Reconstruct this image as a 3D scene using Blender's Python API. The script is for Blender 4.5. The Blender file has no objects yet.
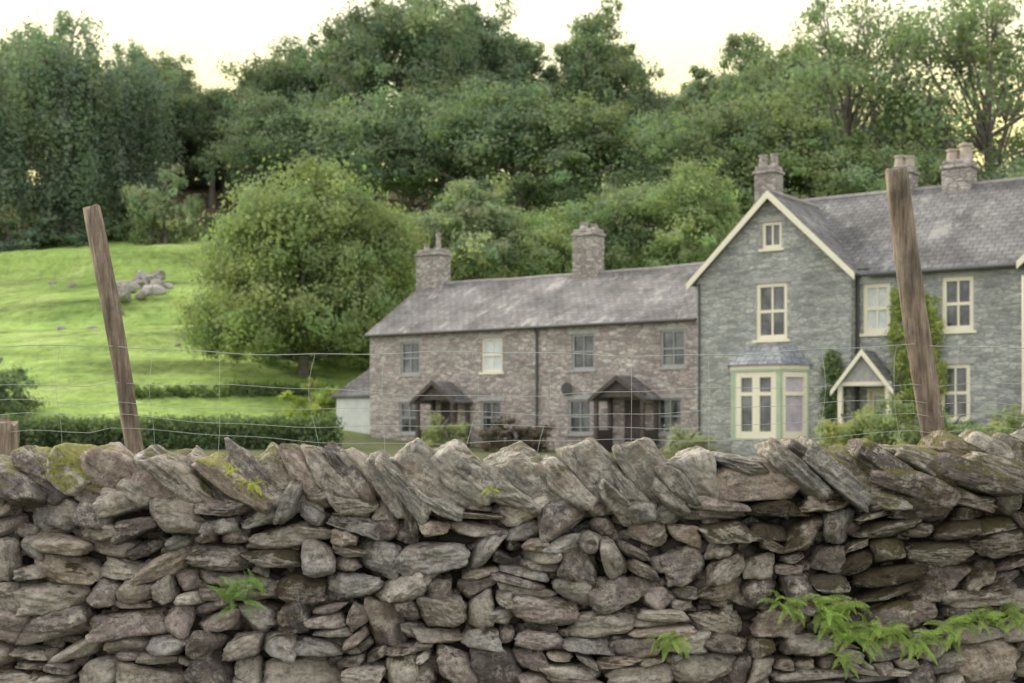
import bpy, bmesh, math, random
import numpy as np
from mathutils import Vector, noise, Matrix

scene = bpy.context.scene
col = scene.collection
random.seed(7)

# ------------------------------------------------------------------ helpers
def link(o): col.objects.link(o); return o

def empty(name, loc=(0,0,0), rotz=0, label=None, category=None, group=None, parent=None):
    o = bpy.data.objects.new(name, None); o.location = loc; o.rotation_euler = (0,0,rotz)
    o.empty_display_size = .3
    link(o)
    if parent: o.parent = parent
    if label: o["label"] = label
    if category: o["category"] = category
    if group: o["group"] = group
    return o

def np_mesh(name, V, F, mat=None, attrs=None, smooth=False):
    me = bpy.data.meshes.new(name)
    V = np.asarray(V, dtype=np.float32); F = np.asarray(F, dtype=np.int32)
    k = F.shape[1]
    me.vertices.add(len(V)); me.vertices.foreach_set("co", V.ravel())
    me.loops.add(F.size); me.loops.foreach_set("vertex_index", F.ravel())
    me.polygons.add(len(F))
    me.polygons.foreach_set("loop_start", np.arange(0, F.size, k, dtype=np.int32))
    try: me.polygons.foreach_set("loop_total", np.full(len(F), k, dtype=np.int32))
    except Exception: pass
    if smooth: me.polygons.foreach_set("use_smooth", np.ones(len(F), dtype=bool))
    me.update(calc_edges=True)
    if attrs:
        for an, arr in attrs.items():
            a = me.attributes.new(an, 'FLOAT_COLOR', 'POINT')
            c = np.ones((len(V),4), dtype=np.float32); c[:, :arr.shape[1]] = arr
            a.data.foreach_set("color", c.ravel())
    if mat: me.materials.append(mat)
    return me

def obj(name, me, parent=None, loc=None, label=None, category=None, group=None, kind=None):
    o = bpy.data.objects.new(name, me); link(o)
    if parent: o.parent = parent
    if loc is not None: o.location = loc
    if label: o["label"] = label
    if category: o["category"] = category
    if group: o["group"] = group
    if kind: o["kind"] = kind
    return o

class MB:
    def __init__(s): s.v=[]; s.f=[]
    def poly(s, pts):
        b=len(s.v); s.v += [tuple(p) for p in pts]; s.f.append(tuple(range(b,b+len(pts))))
    def box(s,x0,x1,y0,y1,z0,z1):
        s.hexa([(x0,y0,z0),(x1,y0,z0),(x1,y1,z0),(x0,y1,z0),(x0,y0,z1),(x1,y0,z1),(x1,y1,z1),(x0,y1,z1)])
    def hexa(s,p):
        b=len(s.v); s.v+=[tuple(q) for q in p]
        for f in ((0,3,2,1),(4,5,6,7),(0,1,5,4),(1,2,6,5),(2,3,7,6),(3,0,4,7)):
            s.f.append(tuple(b+i for i in f))
    def obox(s,a,b_,t0,t1,z0,z1):
        a=Vector(a); b_=Vector(b_); d=(b_-a).normalized(); n=Vector((d.y,-d.x))
        q=[a+n*t1,b_+n*t1,b_+n*t0,a+n*t0]
        s.hexa([(p.x,p.y,z0) for p in q]+[(p.x,p.y,z1) for p in q])
    def slab(s,p,th):
        p=[Vector(q) for q in p]; n=(p[1]-p[0]).cross(p[3]-p[0]).normalized()
        lo=[q-n*th for q in p]; s.hexa(lo+p)
    def tube(s,p0,p1,r0,r1,n=8,cap=True):
        p0=Vector(p0);p1=Vector(p1);d=(p1-p0).normalized()
        a=d.orthogonal().normalized();b=d.cross(a); base=len(s.v)
        for p,r in((p0,r0),(p1,r1)):
            for i in range(n):
                t=2*math.pi*i/n; q=p+a*(r*math.cos(t))+b*(r*math.sin(t)); s.v.append(tuple(q))
        for i in range(n):
            j=(i+1)%n; s.f.append((base+i,base+j,base+n+j,base+n+i))
        if cap:
            s.f.append(tuple(base+n+i for i in range(n))); s.f.append(tuple(base+n-1-i for i in range(n)))
    def done(s,name,mat,parent=None,smooth=False,bevel=0,**kw):
        me=bpy.data.meshes.new(name); me.from_pydata(s.v,[],s.f); me.update()
        uv=me.uv_layers.new(name="UVMap"); Z=Vector((0,0,1))
        for p in me.polygons:
            n=p.normal; h=Z.cross(n)
            h = Vector((1,0,0)) if h.length<1e-3 else h.normalized()
            w=n.cross(h)
            for li in p.loop_indices:
                c=me.vertices[me.loops[li].vertex_index].co
                uv.data[li].uv=(c.dot(h)+ (7.3 if abs(n.x)>.5 else 0), c.dot(w))
            p.use_smooth=smooth
        me.materials.append(mat)
        o=obj(name,me,parent,**kw)
        if bevel:
            m=o.modifiers.new("bevel",'BEVEL'); m.width=bevel; m.segments=2; m.limit_method='ANGLE'
        return o

# ------------------------------------------------------------------ materials
def mat_new(name):
    m=bpy.data.materials.new(name); m.use_nodes=True
    nt=m.node_tree; nt.nodes.clear()
    out=nt.nodes.new('ShaderNodeOutputMaterial'); b=nt.nodes.new('ShaderNodeBsdfPrincipled')
    nt.links.new(b.outputs[0],out.inputs[0])
    return m,nt,b,out
def N(nt,t,**kw):
    n=nt.nodes.new(t)
    for k,v in kw.items(): setattr(n,k,v)
    return n
def L(nt,a,b): nt.links.new(a,b)
def noise_n(nt,vec,scale,detail=4,rough=.55):
    n=N(nt,'ShaderNodeTexNoise'); n.inputs['Scale'].default_value=scale; n.inputs['Detail'].default_value=detail
    n.inputs['Roughness'].default_value=rough
    if vec is not None: L(nt,vec,n.inputs['Vector'])
    return n
def ramp(nt,fac,stops,interp='LINEAR'):
    r=N(nt,'ShaderNodeValToRGB'); r.color_ramp.interpolation=interp
    el=r.color_ramp.elements
    while len(el)<len(stops): el.new(.5)
    for e,(p,c) in zip(el,stops):
        e.position=p; e.color=(c[0],c[1],c[2],1) if hasattr(c,'__len__') else (c,c,c,1)
    L(nt,fac,r.inputs[0]); return r
def mix(nt,fac,a,b,mode='MIX'):
    m=N(nt,'ShaderNodeMix',data_type='RGBA',blend_type=mode)
    for inp,v in((m.inputs[0],fac),(m.inputs[6],a),(m.inputs[7],b)):
        if isinstance(v,(int,float)): inp.default_value=v
        elif isinstance(v,tuple): inp.default_value=(v[0],v[1],v[2],1)
        else: L(nt,v,inp)
    return m.outputs[2]
def math_n(nt,op,a,b=0.0):
    m=N(nt,'ShaderNodeMath',operation=op)
    for i,v in enumerate((a,b)):
        if isinstance(v,(int,float)): m.inputs[i].default_value=v
        else: L(nt,v,m.inputs[i])
    return m.outputs[0]
def bump(nt,b,h,strength=.5,dist=.02):
    n=N(nt,'ShaderNodeBump'); n.inputs['Strength'].default_value=strength; n.inputs['Distance'].default_value=dist
    L(nt,h,n.inputs['Height']); L(nt,n.outputs[0],b.inputs['Normal'])

def m_simple(name,c,rough=.6,var=.25,scale=6,metal=0,spec=.3):
    m,nt,b,o=mat_new(name)
    tc=N(nt,'ShaderNodeTexCoord'); n=noise_n(nt,tc.outputs['Object'],scale,5,.65)
    r=ramp(nt,n.outputs[0],[(.3,tuple(x*(1-var) for x in c)),(.7,tuple(min(1,x*(1+var)) for x in c))])
    L(nt,r.outputs[0],b.inputs['Base Color']); b.inputs['Roughness'].default_value=rough
    b.inputs['Metallic'].default_value=metal; b.inputs['Specular IOR Level'].default_value=spec
    bump(nt,b,n.outputs[0],.2,.01)
    return m

def m_masonry(name,pal,mortar,sx,sz,lich=(.35,.35,.3),lichamt=.6,edge=.1,fine_amt=(.6,1.35)):
    m,nt,b,o=mat_new(name)
    uv=N(nt,'ShaderNodeUVMap')
    nz=noise_n(nt,uv.outputs[0],2.6,4)
    off=mix(nt,.09,uv.outputs[0],nz.outputs[1],'ADD')
    mp=N(nt,'ShaderNodeMapping'); mp.inputs['Scale'].default_value=(sx,sz,1); L(nt,off,mp.inputs[0])
    v1=N(nt,'ShaderNodeTexVoronoi',feature='F1'); v1.inputs['Scale'].default_value=1; v1.inputs['Randomness'].default_value=.95; L(nt,mp.outputs[0],v1.inputs['Vector'])
    v2=N(nt,'ShaderNodeTexVoronoi',feature='DISTANCE_TO_EDGE'); v2.inputs['Scale'].default_value=1; v2.inputs['Randomness'].default_value=.95; L(nt,mp.outputs[0],v2.inputs['Vector'])
    sep=N(nt,'ShaderNodeSeparateColor'); L(nt,v1.outputs['Color'],sep.inputs[0])
    k=len(pal); r=ramp(nt,sep.outputs[0],[(i/(k),c) for i,c in enumerate(pal)],'CONSTANT')
    fine=noise_n(nt,uv.outputs[0],9,6,.7)
    fr=ramp(nt,fine.outputs[0],[(.25,fine_amt[0]),(.75,fine_amt[1])])
    c=mix(nt,1.0,r.outputs[0],fr.outputs[0],'MULTIPLY')
    big=noise_n(nt,uv.outputs[0],.55,6,.65)
    br=ramp(nt,big.outputs[0],[(.35,.72),(.65,1.2)])
    c=mix(nt,1.0,c,br.outputs[0],'MULTIPLY')
    ln=noise_n(nt,uv.outputs[0],3.3,6,.75)
    lr=ramp(nt,ln.outputs[0],[(.54,0),(.68,lichamt)])
    c=mix(nt,lr.outputs[0],c,lich)
    er=ramp(nt,v2.outputs[0],[(.02,1),(edge,0)])
    c=mix(nt,er.outputs[0],c,mortar)
    L(nt,c,b.inputs['Base Color']); b.inputs['Roughness'].default_value=.9; b.inputs['Specular IOR Level'].default_value=.2
    hr=ramp(nt,v2.outputs[0],[(0,0),(.15,1)])
    h=math_n(nt,'ADD',hr.outputs[0],math_n(nt,'MULTIPLY',sep.outputs[1],.8))
    h=math_n(nt,'ADD',h,fine.outputs[0])
    bump(nt,b,h,.5,.022)
    return m

def m_slate(name,c1,c2,patch,amt=.6):
    m,nt,b,o=mat_new(name)
    uv=N(nt,'ShaderNodeUVMap')
    br=N(nt,'ShaderNodeTexBrick'); L(nt,uv.outputs[0],br.inputs['Vector'])
    br.inputs['Scale'].default_value=1; br.inputs['Brick Width'].default_value=.34; br.inputs['Row Height'].default_value=.26
    br.inputs['Mortar Size'].default_value=.016; br.inputs['Bias'].default_value=0
    br.inputs['Color1'].default_value=(*c1,1); br.inputs['Color2'].default_value=(*c2,1)
    br.inputs['Mortar'].default_value=(c1[0]*.5,c1[1]*.5,c1[2]*.5,1)
    mp=N(nt,'ShaderNodeMapping'); mp.inputs['Scale'].default_value=(1.0,.45,1); L(nt,uv.outputs[0],mp.inputs[0])
    n1=noise_n(nt,mp.outputs[0],1.1,8,.76)
    r1=ramp(nt,n1.outputs[0],[(.55,0),(.62,amt)])
    n2=noise_n(nt,uv.outputs[0],.5,6,.66); r2=ramp(nt,n2.outputs[0],[(.36,.6),(.5,1.0),(.66,1.3)])
    c=mix(nt,1,br.outputs[0],r2.outputs[0],'MULTIPLY'); c=mix(nt,r1.outputs[0],c,patch)
    n3=noise_n(nt,uv.outputs[0],9,5,.7); r3=ramp(nt,n3.outputs[0],[(.32,.7),(.68,1.25)])
    c=mix(nt,1,c,r3.outputs[0],'MULTIPLY')
    n4=noise_n(nt,uv.outputs[0],2.2,6,.8); r4=ramp(nt,n4.outputs[0],[(.60,0),(.67,.55)])
    c=mix(nt,r4.outputs[0],c,(.14,.14,.08))
    L(nt,c,b.inputs['Base Color']); b.inputs['Roughness'].default_value=.75; b.inputs['Specular IOR Level'].default_value=.2
    bump(nt,b,br.outputs['Fac'],-.6,.03)
    return m

def m_leaf(name,trans=.35):
    m,nt,b,o=mat_new(name)
    at=N(nt,'ShaderNodeAttribute',attribute_name='tint'); oi=N(nt,'ShaderNodeObjectInfo')
    cc=mix(nt,1,at.outputs['Color'],oi.outputs['Color'],'MULTIPLY')
    L(nt,cc,b.inputs['Base Color']); b.inputs['Roughness'].default_value=.7; b.inputs['Specular IOR Level'].default_value=.2
    tr=N(nt,'ShaderNodeBsdfTranslucent'); tc=mix(nt,1,cc,(1.25,1.35,.75),'MULTIPLY'); L(nt,tc,tr.inputs[0])
    ms=N(nt,'ShaderNodeMixShader'); ms.inputs[0].default_value=trans
    L(nt,b.outputs[0],ms.inputs[1]); L(nt,tr.outputs[0],ms.inputs[2]); L(nt,ms.outputs[0],o.inputs[0])
    return m

def m_rock(name):
    m,nt,b,o=mat_new(name)
    at=N(nt,'ShaderNodeAttribute',attribute_name='tint'); mo=N(nt,'ShaderNodeAttribute',attribute_name='moss')
    tc=N(nt,'ShaderNodeTexCoord'); oi=N(nt,'ShaderNodeObjectInfo')
    va=N(nt,'ShaderNodeVectorMath',operation='ADD'); vs=N(nt,'ShaderNodeVectorMath',operation='SCALE'); vs.inputs[0].default_value=(13,7,5)
    L(nt,oi.outputs['Random'],vs.inputs['Scale']); L(nt,tc.outputs['Object'],va.inputs[0]); L(nt,vs.outputs[0],va.inputs[1]); P=va.outputs[0]
    n1=noise_n(nt,P,8,6,.7); r1=ramp(nt,n1.outputs[0],[(.28,.6),(.5,1.0),(.72,1.35)])
    c=mix(nt,1,at.outputs['Color'],r1.outputs[0],'MULTIPLY')
    n2=noise_n(nt,P,48,6,.78); r2=ramp(nt,n2.outputs[0],[(.3,.5),(.5,1),(.7,1.4)])
    c=mix(nt,1,c,r2.outputs[0],'MULTIPLY')
    mp=N(nt,'ShaderNodeMapping'); mp.inputs['Scale'].default_value=(1,1,3); L(nt,P,mp.inputs[0])
    n6=noise_n(nt,mp.outputs[0],9,8,.72); r6=ramp(nt,n6.outputs[0],[(.36,.6),(.47,1),(.7,1.12)])
    c=mix(nt,1,c,r6.outputs[0],'MULTIPLY')
    n5=noise_n(nt,P,5.3,5,.65); r5=ramp(nt,n5.outputs[0],[(.51,0),(.66,.45)])
    c=mix(nt,r5.outputs[0],c,(.36,.275,.20))
    n3=noise_n(nt,P,12,7,.82); r3=ramp(nt,n3.outputs[0],[(.51,0),(.61,.75)])
    c=mix(nt,r3.outputs[0],c,(.68,.635,.55))
    geo=N(nt,'ShaderNodeNewGeometry'); sx=N(nt,'ShaderNodeSeparateXYZ'); L(nt,geo.outputs['Normal'],sx.inputs[0])
    n4=noise_n(nt,P,9,6,.7)
    sm=N(nt,'ShaderNodeSeparateColor'); L(nt,mo.outputs['Color'],sm.inputs[0])
    s=math_n(nt,'ADD',math_n(nt,'MULTIPLY',sx.outputs[2],.20),math_n(nt,'ADD',n4.outputs[0],math_n(nt,'MULTIPLY',sm.outputs[0],.40)))
    r4=ramp(nt,s,[(.76,0),(.88,.93)])
    mc=ramp(nt,n2.outputs[0],[(.3,(.03,.025,.015)),(.7,(.11,.09,.042))])
    mg=ramp(nt,n2.outputs[0],[(.3,(.12,.13,.02)),(.7,(.40,.40,.09))])
    mcc=mix(nt,sm.outputs[1],mc.outputs[0],mg.outputs[0])
    c=mix(nt,r4.outputs[0],c,mcc)
    L(nt,c,b.inputs['Base Color']); b.inputs['Roughness'].default_value=.8; b.inputs['Specular IOR Level'].default_value=.35
    h=math_n(nt,'ADD',math_n(nt,'MULTIPLY',n6.outputs[0],1.1),math_n(nt,'MULTIPLY',n2.outputs[0],.6))
    h=math_n(nt,'ADD',h,math_n(nt,'MULTIPLY',r4.outputs[0],.4))
    bump(nt,b,h,1.0,.024)
    return m

def m_ground():
    m,nt,b,o=mat_new("grass_ground")
    geo=N(nt,'ShaderNodeNewGeometry'); P=geo.outputs['Position']
    sx=N(nt,'ShaderNodeSeparateXYZ'); L(nt,P,sx.inputs[0])
    n1=noise_n(nt,P,.16,6,.62)
    mp=N(nt,'ShaderNodeMapping'); mp.inputs['Scale'].default_value=(.25,1.1,1.1); L(nt,P,mp.inputs[0])
    n2=noise_n(nt,mp.outputs[0],.30,7,.68)
    c=ramp(nt,n1.outputs[0],[(.3,(.26,.41,.11)),(.5,(.40,.56,.165)),(.7,(.52,.66,.24))]).outputs[0]
    r2=ramp(nt,n2.outputs[0],[(.36,.42),(.45,.80),(.53,1.0),(.65,1.12)])  # stretched dark bands: meadow shadows painted into the grass colour
    c=mix(nt,1,c,r2.outputs[0],'MULTIPLY')
    n3=noise_n(nt,P,1.8,8,.8); r3=ramp(nt,n3.outputs[0],[(.36,.62),(.5,.98),(.66,1.25)])
    c=mix(nt,1,c,r3.outputs[0],'MULTIPLY')
    yy=math_n(nt,'ADD',sx.outputs[1],math_n(nt,'MULTIPLY',n1.outputs[0],14))
    w=N(nt,'ShaderNodeMapRange'); w.inputs[1].default_value=120; w.inputs[2].default_value=125; L(nt,yy,w.inputs[0])
    wc=ramp(nt,n2.outputs[0],[(.38,(.10,.11,.06)),(.55,(.22,.17,.11))])
    c=mix(nt,w.outputs[0],c,wc.outputs[0])
    w2=N(nt,'ShaderNodeMapRange'); w2.inputs[1].default_value=64; w2.inputs[2].default_value=60; L(nt,sx.outputs[1],w2.inputs[0])
    gr=ramp(nt,n3.outputs[0],[(.3,(.10,.12,.06)),(.7,(.21,.23,.12))])
    c=mix(nt,w2.outputs[0],c,gr.outputs[0])
    L(nt,c,b.inputs['Base Color']); b.inputs['Roughness'].default_value=.95; b.inputs['Specular IOR Level'].default_value=.1
    bump(nt,b,n3.outputs[0],1,.25)
    return m

M_GROUND=m_ground()
M_ROCK=m_rock("fell_stone")
M_LEAF=m_leaf("foliage",.45)
M_FERN=m_leaf("fern_green",.3)
M_BARK=m_simple("bark",(.19,.17,.15),.9,.4,3)
M_COT=m_masonry("cottage_rubble",[(.52,.47,.44),(.41,.365,.345),(.61,.57,.53),(.46,.415,.39),(.33,.29,.28),(.55,.51,.475),(.50,.425,.40)],(.27,.245,.23),2.8,8.5,(.68,.64,.59),.65)
M_HOU=m_masonry("slate_stone",[(.44,.46,.44),(.37,.39,.375),(.52,.53,.50),(.41,.425,.41),(.31,.33,.32),(.47,.485,.46)],(.28,.295,.285),2.6,9.5,(.60,.61,.57),.5,.08)
M_CHIM=m_masonry("chimney_stone",[(.44,.41,.38),(.34,.315,.295),(.53,.495,.46)],(.20,.185,.17),3,8)
M_SL1=m_slate("cottage_slates",(.16,.157,.162),(.23,.225,.228),(.40,.39,.38),.7)
M_SL2=m_slate("house_slates",(.15,.149,.155),(.21,.208,.213),(.36,.36,.345),.65)
M_SL3=m_slate("pale_bay_slates",(.24,.26,.29),(.31,.33,.36),(.42,.43,.44),.4)
M_CREAM=m_simple("cream_paint",(.88,.84,.68),.5,.04,4)
M_GREY=m_simple("weathered_paint",(.42,.43,.42),.6,.15,4)
M_GREEN=m_simple("pale_green_paint",(.47,.57,.42),.5,.1,4)
M_DARK=m_simple("dark_timber",(.10,.085,.08),.7,.3,5)
M_PIPE=m_simple("cast_iron_pipe",(.08,.08,.08),.5,.2,5)
M_WHITEW=m_simple("whitewashed_render",(.66,.69,.68),.85,.12,3)
M_POT=m_simple("clay_pot",(.44,.38,.32),.8,.2,6)
M_SILL=m_simple("slate_sill",(.42,.42,.41),.7,.2,6)
M_CURT=m_simple("net_curtain",(.68,.74,.75),.6,.15,5)
M_PALEGLASS=m_simple("pale_glass",(.50,.47,.52),.4,.25,3)  # pale purplish tone for the bay's side panes
def m_post():
    m,nt,b,o=mat_new("weathered_post_wood")
    tc=N(nt,'ShaderNodeTexCoord'); mp=N(nt,'ShaderNodeMapping'); mp.inputs['Scale'].default_value=(14,14,1.2); L(nt,tc.outputs['Object'],mp.inputs[0])
    n=noise_n(nt,mp.outputs[0],3,7,.7); r=ramp(nt,n.outputs[0],[(.28,(.07,.054,.042)),(.5,(.25,.195,.145)),(.75,(.46,.385,.305))])
    n2=noise_n(nt,tc.outputs['Object'],7,5); r2=ramp(nt,n2.outputs[0],[(.35,.6),(.65,1.2)])
    c=mix(nt,1,r.outputs[0],r2.outputs[0],'MULTIPLY')
    L(nt,c,b.inputs['Base Color']); b.inputs['Roughness'].default_value=.85
    bump(nt,b,n.outputs[0],1,.02); return m
M_POST=m_post()
def m_asph():
    m,nt,b,o=mat_new("asphalt"); geo=N(nt,'ShaderNodeNewGeometry'); n=noise_n(nt,geo.outputs['Position'],60,5,.7)
    r=ramp(nt,n.outputs[0],[(.3,.08),(.7,.17)]); L(nt,r.outputs[0],b.inputs['Base Color']); b.inputs['Roughness'].default_value=.9
    bump(nt,b,n.outputs[0],.5,.01); return m
M_ASPH=m_asph()
m,nt,b,o=mat_new("window_glass"); M_GLASS=m
b.inputs['Roughness'].default_value=.08; b.inputs['Specular IOR Level'].default_value=.9
tc=N(nt,'ShaderNodeTexCoord'); nn=noise_n(nt,tc.outputs['Object'],1.3,3); rr=ramp(nt,nn.outputs[0],[(.4,(.03,.035,.037)),(.65,(.19,.205,.20))]); L(nt,rr.outputs[0],b.inputs['Base Color'])
M_WIRE=m_simple("galvanised_wire",(.44,.48,.44),.6,.1,20,.2)

# ------------------------------------------------------------------ terrain
def sstep(a,b,x):
    t=np.clip((x-a)/(b-a),0,1); return t*t*(3-2*t)
def ground(x,y):
    x=np.asarray(x,dtype=float); y=np.asarray(y,dtype=float)
    z=.6*sstep(8,45,y)
    yy=np.minimum(y,150)-60
    z=z+.31*(np.sqrt(yy*yy+16)+yy)/2+ .05*np.maximum(y-150,0)
    a=sstep(66,76,y)
    z=z+a*(.40*np.sin(x*.19+1.1+y*.05)+.22*np.sin(y*.42+x*.07)*np.sin(x*.11+.7)+.10*np.sin(y*.95+x*.22+.4)+.07*np.sin(y*1.9-x*.9)*np.sin(x*1.3+y*.4))
    for (yb,k,ht,xa,xb) in((76,.06,.6,-40,-12),(86,-.05,.45,-30,-6),(100,.10,1.3,-50,-18)):
        t=(y-(yb+k*(x+20)+.8*np.sin(x*.3)))
        z=z+ht*sstep(-1.0,1.0,t)*(1-sstep(1,9,t))*sstep(xa-4,xa,x)*(1-sstep(xb,xb+4,x))
    return z
def gz(x,y): return float(ground(x,y))

xs=np.concatenate([np.linspace(-400,-60,25)[:-1],np.linspace(-60,60,161),np.linspace(60,400,25)[1:]])
ys=np.concatenate([np.linspace(-60,55,60)[:-1],np.linspace(55,130,260),np.linspace(130,600,60)[1:]])
X,Y=np.meshgrid(xs,ys); Zg=ground(X,Y)
V=np.stack([X.ravel(),Y.ravel(),Zg.ravel()],1); nx=len(xs); ny=len(ys)
i=np.arange(nx-1); j=np.arange(ny-1); I,J=np.meshgrid(i,j); b0=(J*nx+I).ravel()
F=np.stack([b0,b0+1,b0+nx+1,b0+nx],1)
obj("ground",np_mesh("ground",V,F,M_GROUND,smooth=True),kind="structure")
mb=MB(); mb.poly([(-60,-3.5,.006),(60,-3.5,.006),(60,4.6,.006),(-60,4.6,.006)]); mb.done("road",M_ASPH,kind="structure")

# ------------------------------------------------------------------ foliage
def unit(n,rng):
    v=rng.normal(size=(n,3)); return v/np.linalg.norm(v,axis=1,keepdims=True)
def leaves(P,D,size,tint,rng,outw=.76,asp=.6):
    n=len(P); nrm=D*outw+unit(n,rng)*(1-outw)*1.3; nrm/=np.linalg.norm(nrm,axis=1,keepdims=True)+1e-9
    a=np.cross(nrm,unit(n,rng)); a/=np.linalg.norm(a,axis=1,keepdims=True)+1e-9
    b=np.cross(nrm,a); s=(size*rng.uniform(.6,1.4,n))[:,None]
    V=np.stack([P-a*s,P-b*s*asp+nrm*s*.15,P+a*s,P+b*s*asp+nrm*s*.15],1).reshape(-1,3)
    F=np.arange(4*n).reshape(-1,4); T=np.repeat(tint,4,axis=0)
    return V,F,T
def crown_mesh(name,seed,H,W,nl=22,ns=10,nf=105,ls=.17,cz=.55,rz=.45,lobe=.19,shellmin=.45,droop=0,sub=.42,lowest=-.8,var=.7,skirt=0):
    rng=np.random.default_rng(seed); Ps=[];Ds=[];Ts=[];tips=[]
    for i in range(nl):
        d=unit(1,rng)[0]
        if d[2]<lowest: d[2]*=-.5
        r=rng.uniform(shellmin,.82)
        wx=1.0
        if d[2]<0 and skirt: wx=1+skirt*abs(d[2])
        c=np.array([d[0]*W/2*r*wx,d[1]*W/2*r*wx,cz*H+d[2]*rz*H*r])
        lr=W*lobe*rng.uniform(.6,1.4)
        tips.append((c,lr))
        lt=1+rng.uniform(-.2,.22)*var
        sb=unit(ns,rng); sb[:,2]=sb[:,2]*.8+.12
        for k in range(ns):
            sc=c+sb[k]*lr*rng.uniform(.4,1.15)*np.array([1,1,.82]); sr=lr*rng.uniform(sub*.6,sub*1.3)
            n=int(nf*rng.uniform(.7,1.3)); dd=unit(n,rng)
            rad=(np.abs(rng.normal(size=n))*.55+.3)[:,None]*sr
            p=sc+dd*rad*np.array([1,1,.8])
            if droop: p[:,2]-=droop*np.abs(rng.normal(size=n))*sr
            t=lt*(1+rng.uniform(-.18,.2)*var)*(1+rng.uniform(-.22,.25,n)*var)
            base=np.stack([t*rng.uniform(.9,1.14),t,t*rng.uniform(.85,1.1)],1)
            Ps.append(p);Ds.append(dd*.55+(p-c)/lr*.5+(c-np.array([0,0,cz*H]))/W*.4);Ts.append(base)
    P=np.concatenate(Ps);D=np.concatenate(Ds);T=np.concatenate(Ts)
    V,F,T=leaves(P,D,ls,T,rng)
    return np_mesh(name,V,F,M_LEAF,{'tint':T}),tips
def trunk_mesh(name,H,tips,r=.32,frac=.8,seed=0,curl=.6,twigs=4):
    mb=MB(); rnd=random.Random(seed)
    pts=[Vector((0,0,-.6))]; n=6
    for i in range(1,n+1):
        z=H*frac*i/n; pts.append(Vector((rnd.uniform(-.25,.25)*i/n*curl*2,rnd.uniform(-.25,.25)*i/n*curl*2,z)))
    for i in range(n):
        mb.tube(pts[i],pts[i+1],r*(1-i/n)**.8+.05,r*(1-(i+1)/n)**.8+.05,9,False)
    for c,lr in tips:
        c=Vector(c); z0=max(.2*H,min(c.z-1.5,.7*H))*rnd.uniform(.6,1); 
        f=z0/(H*frac)*n; k=min(n-1,int(f)); p=pts[k].lerp(pts[k+1],f-k) if z0<H*frac else pts[-1]
        m=p.lerp(c,.5)+Vector((0,0,-.5*rnd.random()))
        rr=r*.32
        mb.tube(p,m,rr,rr*.6,6,False); mb.tube(m,c,rr*.6,rr*.25,6,False)
        for q in range(twigs):
            e=c+Vector([rnd.uniform(-1,1)*lr*.9 for _ in range(3)])
            mb.tube(m.lerp(c,.6),e,rr*.3,rr*.1,4,False)
    me=bpy.data.meshes.new(name); me.from_pydata(mb.v,[],mb.f); me.update(); me.materials.append(M_BARK)
    for p in me.polygons: p.use_smooth=True
    return me
TPL={}
def tpl(key,H,W,seed,twigs=4,**kw):
    me,tips=crown_mesh("crown_"+key,seed,H,W,**kw)
    TPL[key]=(H,W,me,trunk_mesh("trunk_"+key,H,tips,seed=seed,r=.022*H,twigs=twigs))
tpl('oak',16,15,1,nl=46,nf=90,ns=11,lobe=.145,ls=.14,cz=.56,rz=.46)
tpl('ash',16,12,2,nl=40,lobe=.15,ls=.135,rz=.47)
tpl('beech',16,14,3,nl=42,nf=95,ns=11,lobe=.155,ls=.14,rz=.47)
tpl('tall',17,10,4,nl=34,lobe=.17,rz=.47,ls=.135)
tpl('bare',14,9,14,nl=24,ns=9,nf=70,lobe=.18,rz=.32,cz=.67,ls=.14,lowest=-.5)
tpl('droop',17,13,5,nl=46,ns=9,nf=95,lobe=.16,droop=1.8,rz=.49,cz=.51,shellmin=.35,ls=.135,lowest=-1)
tpl('sparse',18,15,6,nl=48,ns=8,nf=38,lobe=.115,shellmin=.45,ls=.13,rz=.44,cz=.57,sub=.52,twigs=7)
tpl('near',12,11,8,nl=74,ns=11,nf=130,ls=.10,lobe=.155,cz=.50,rz=.50,shellmin=.45,lowest=-1,sub=.5,var=.55,skirt=.55)
tpl('bush',3,3.4,9,nl=16,ns=9,nf=60,ls=.075,cz=.45,rz=.45,lobe=.2,lowest=-1)

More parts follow.
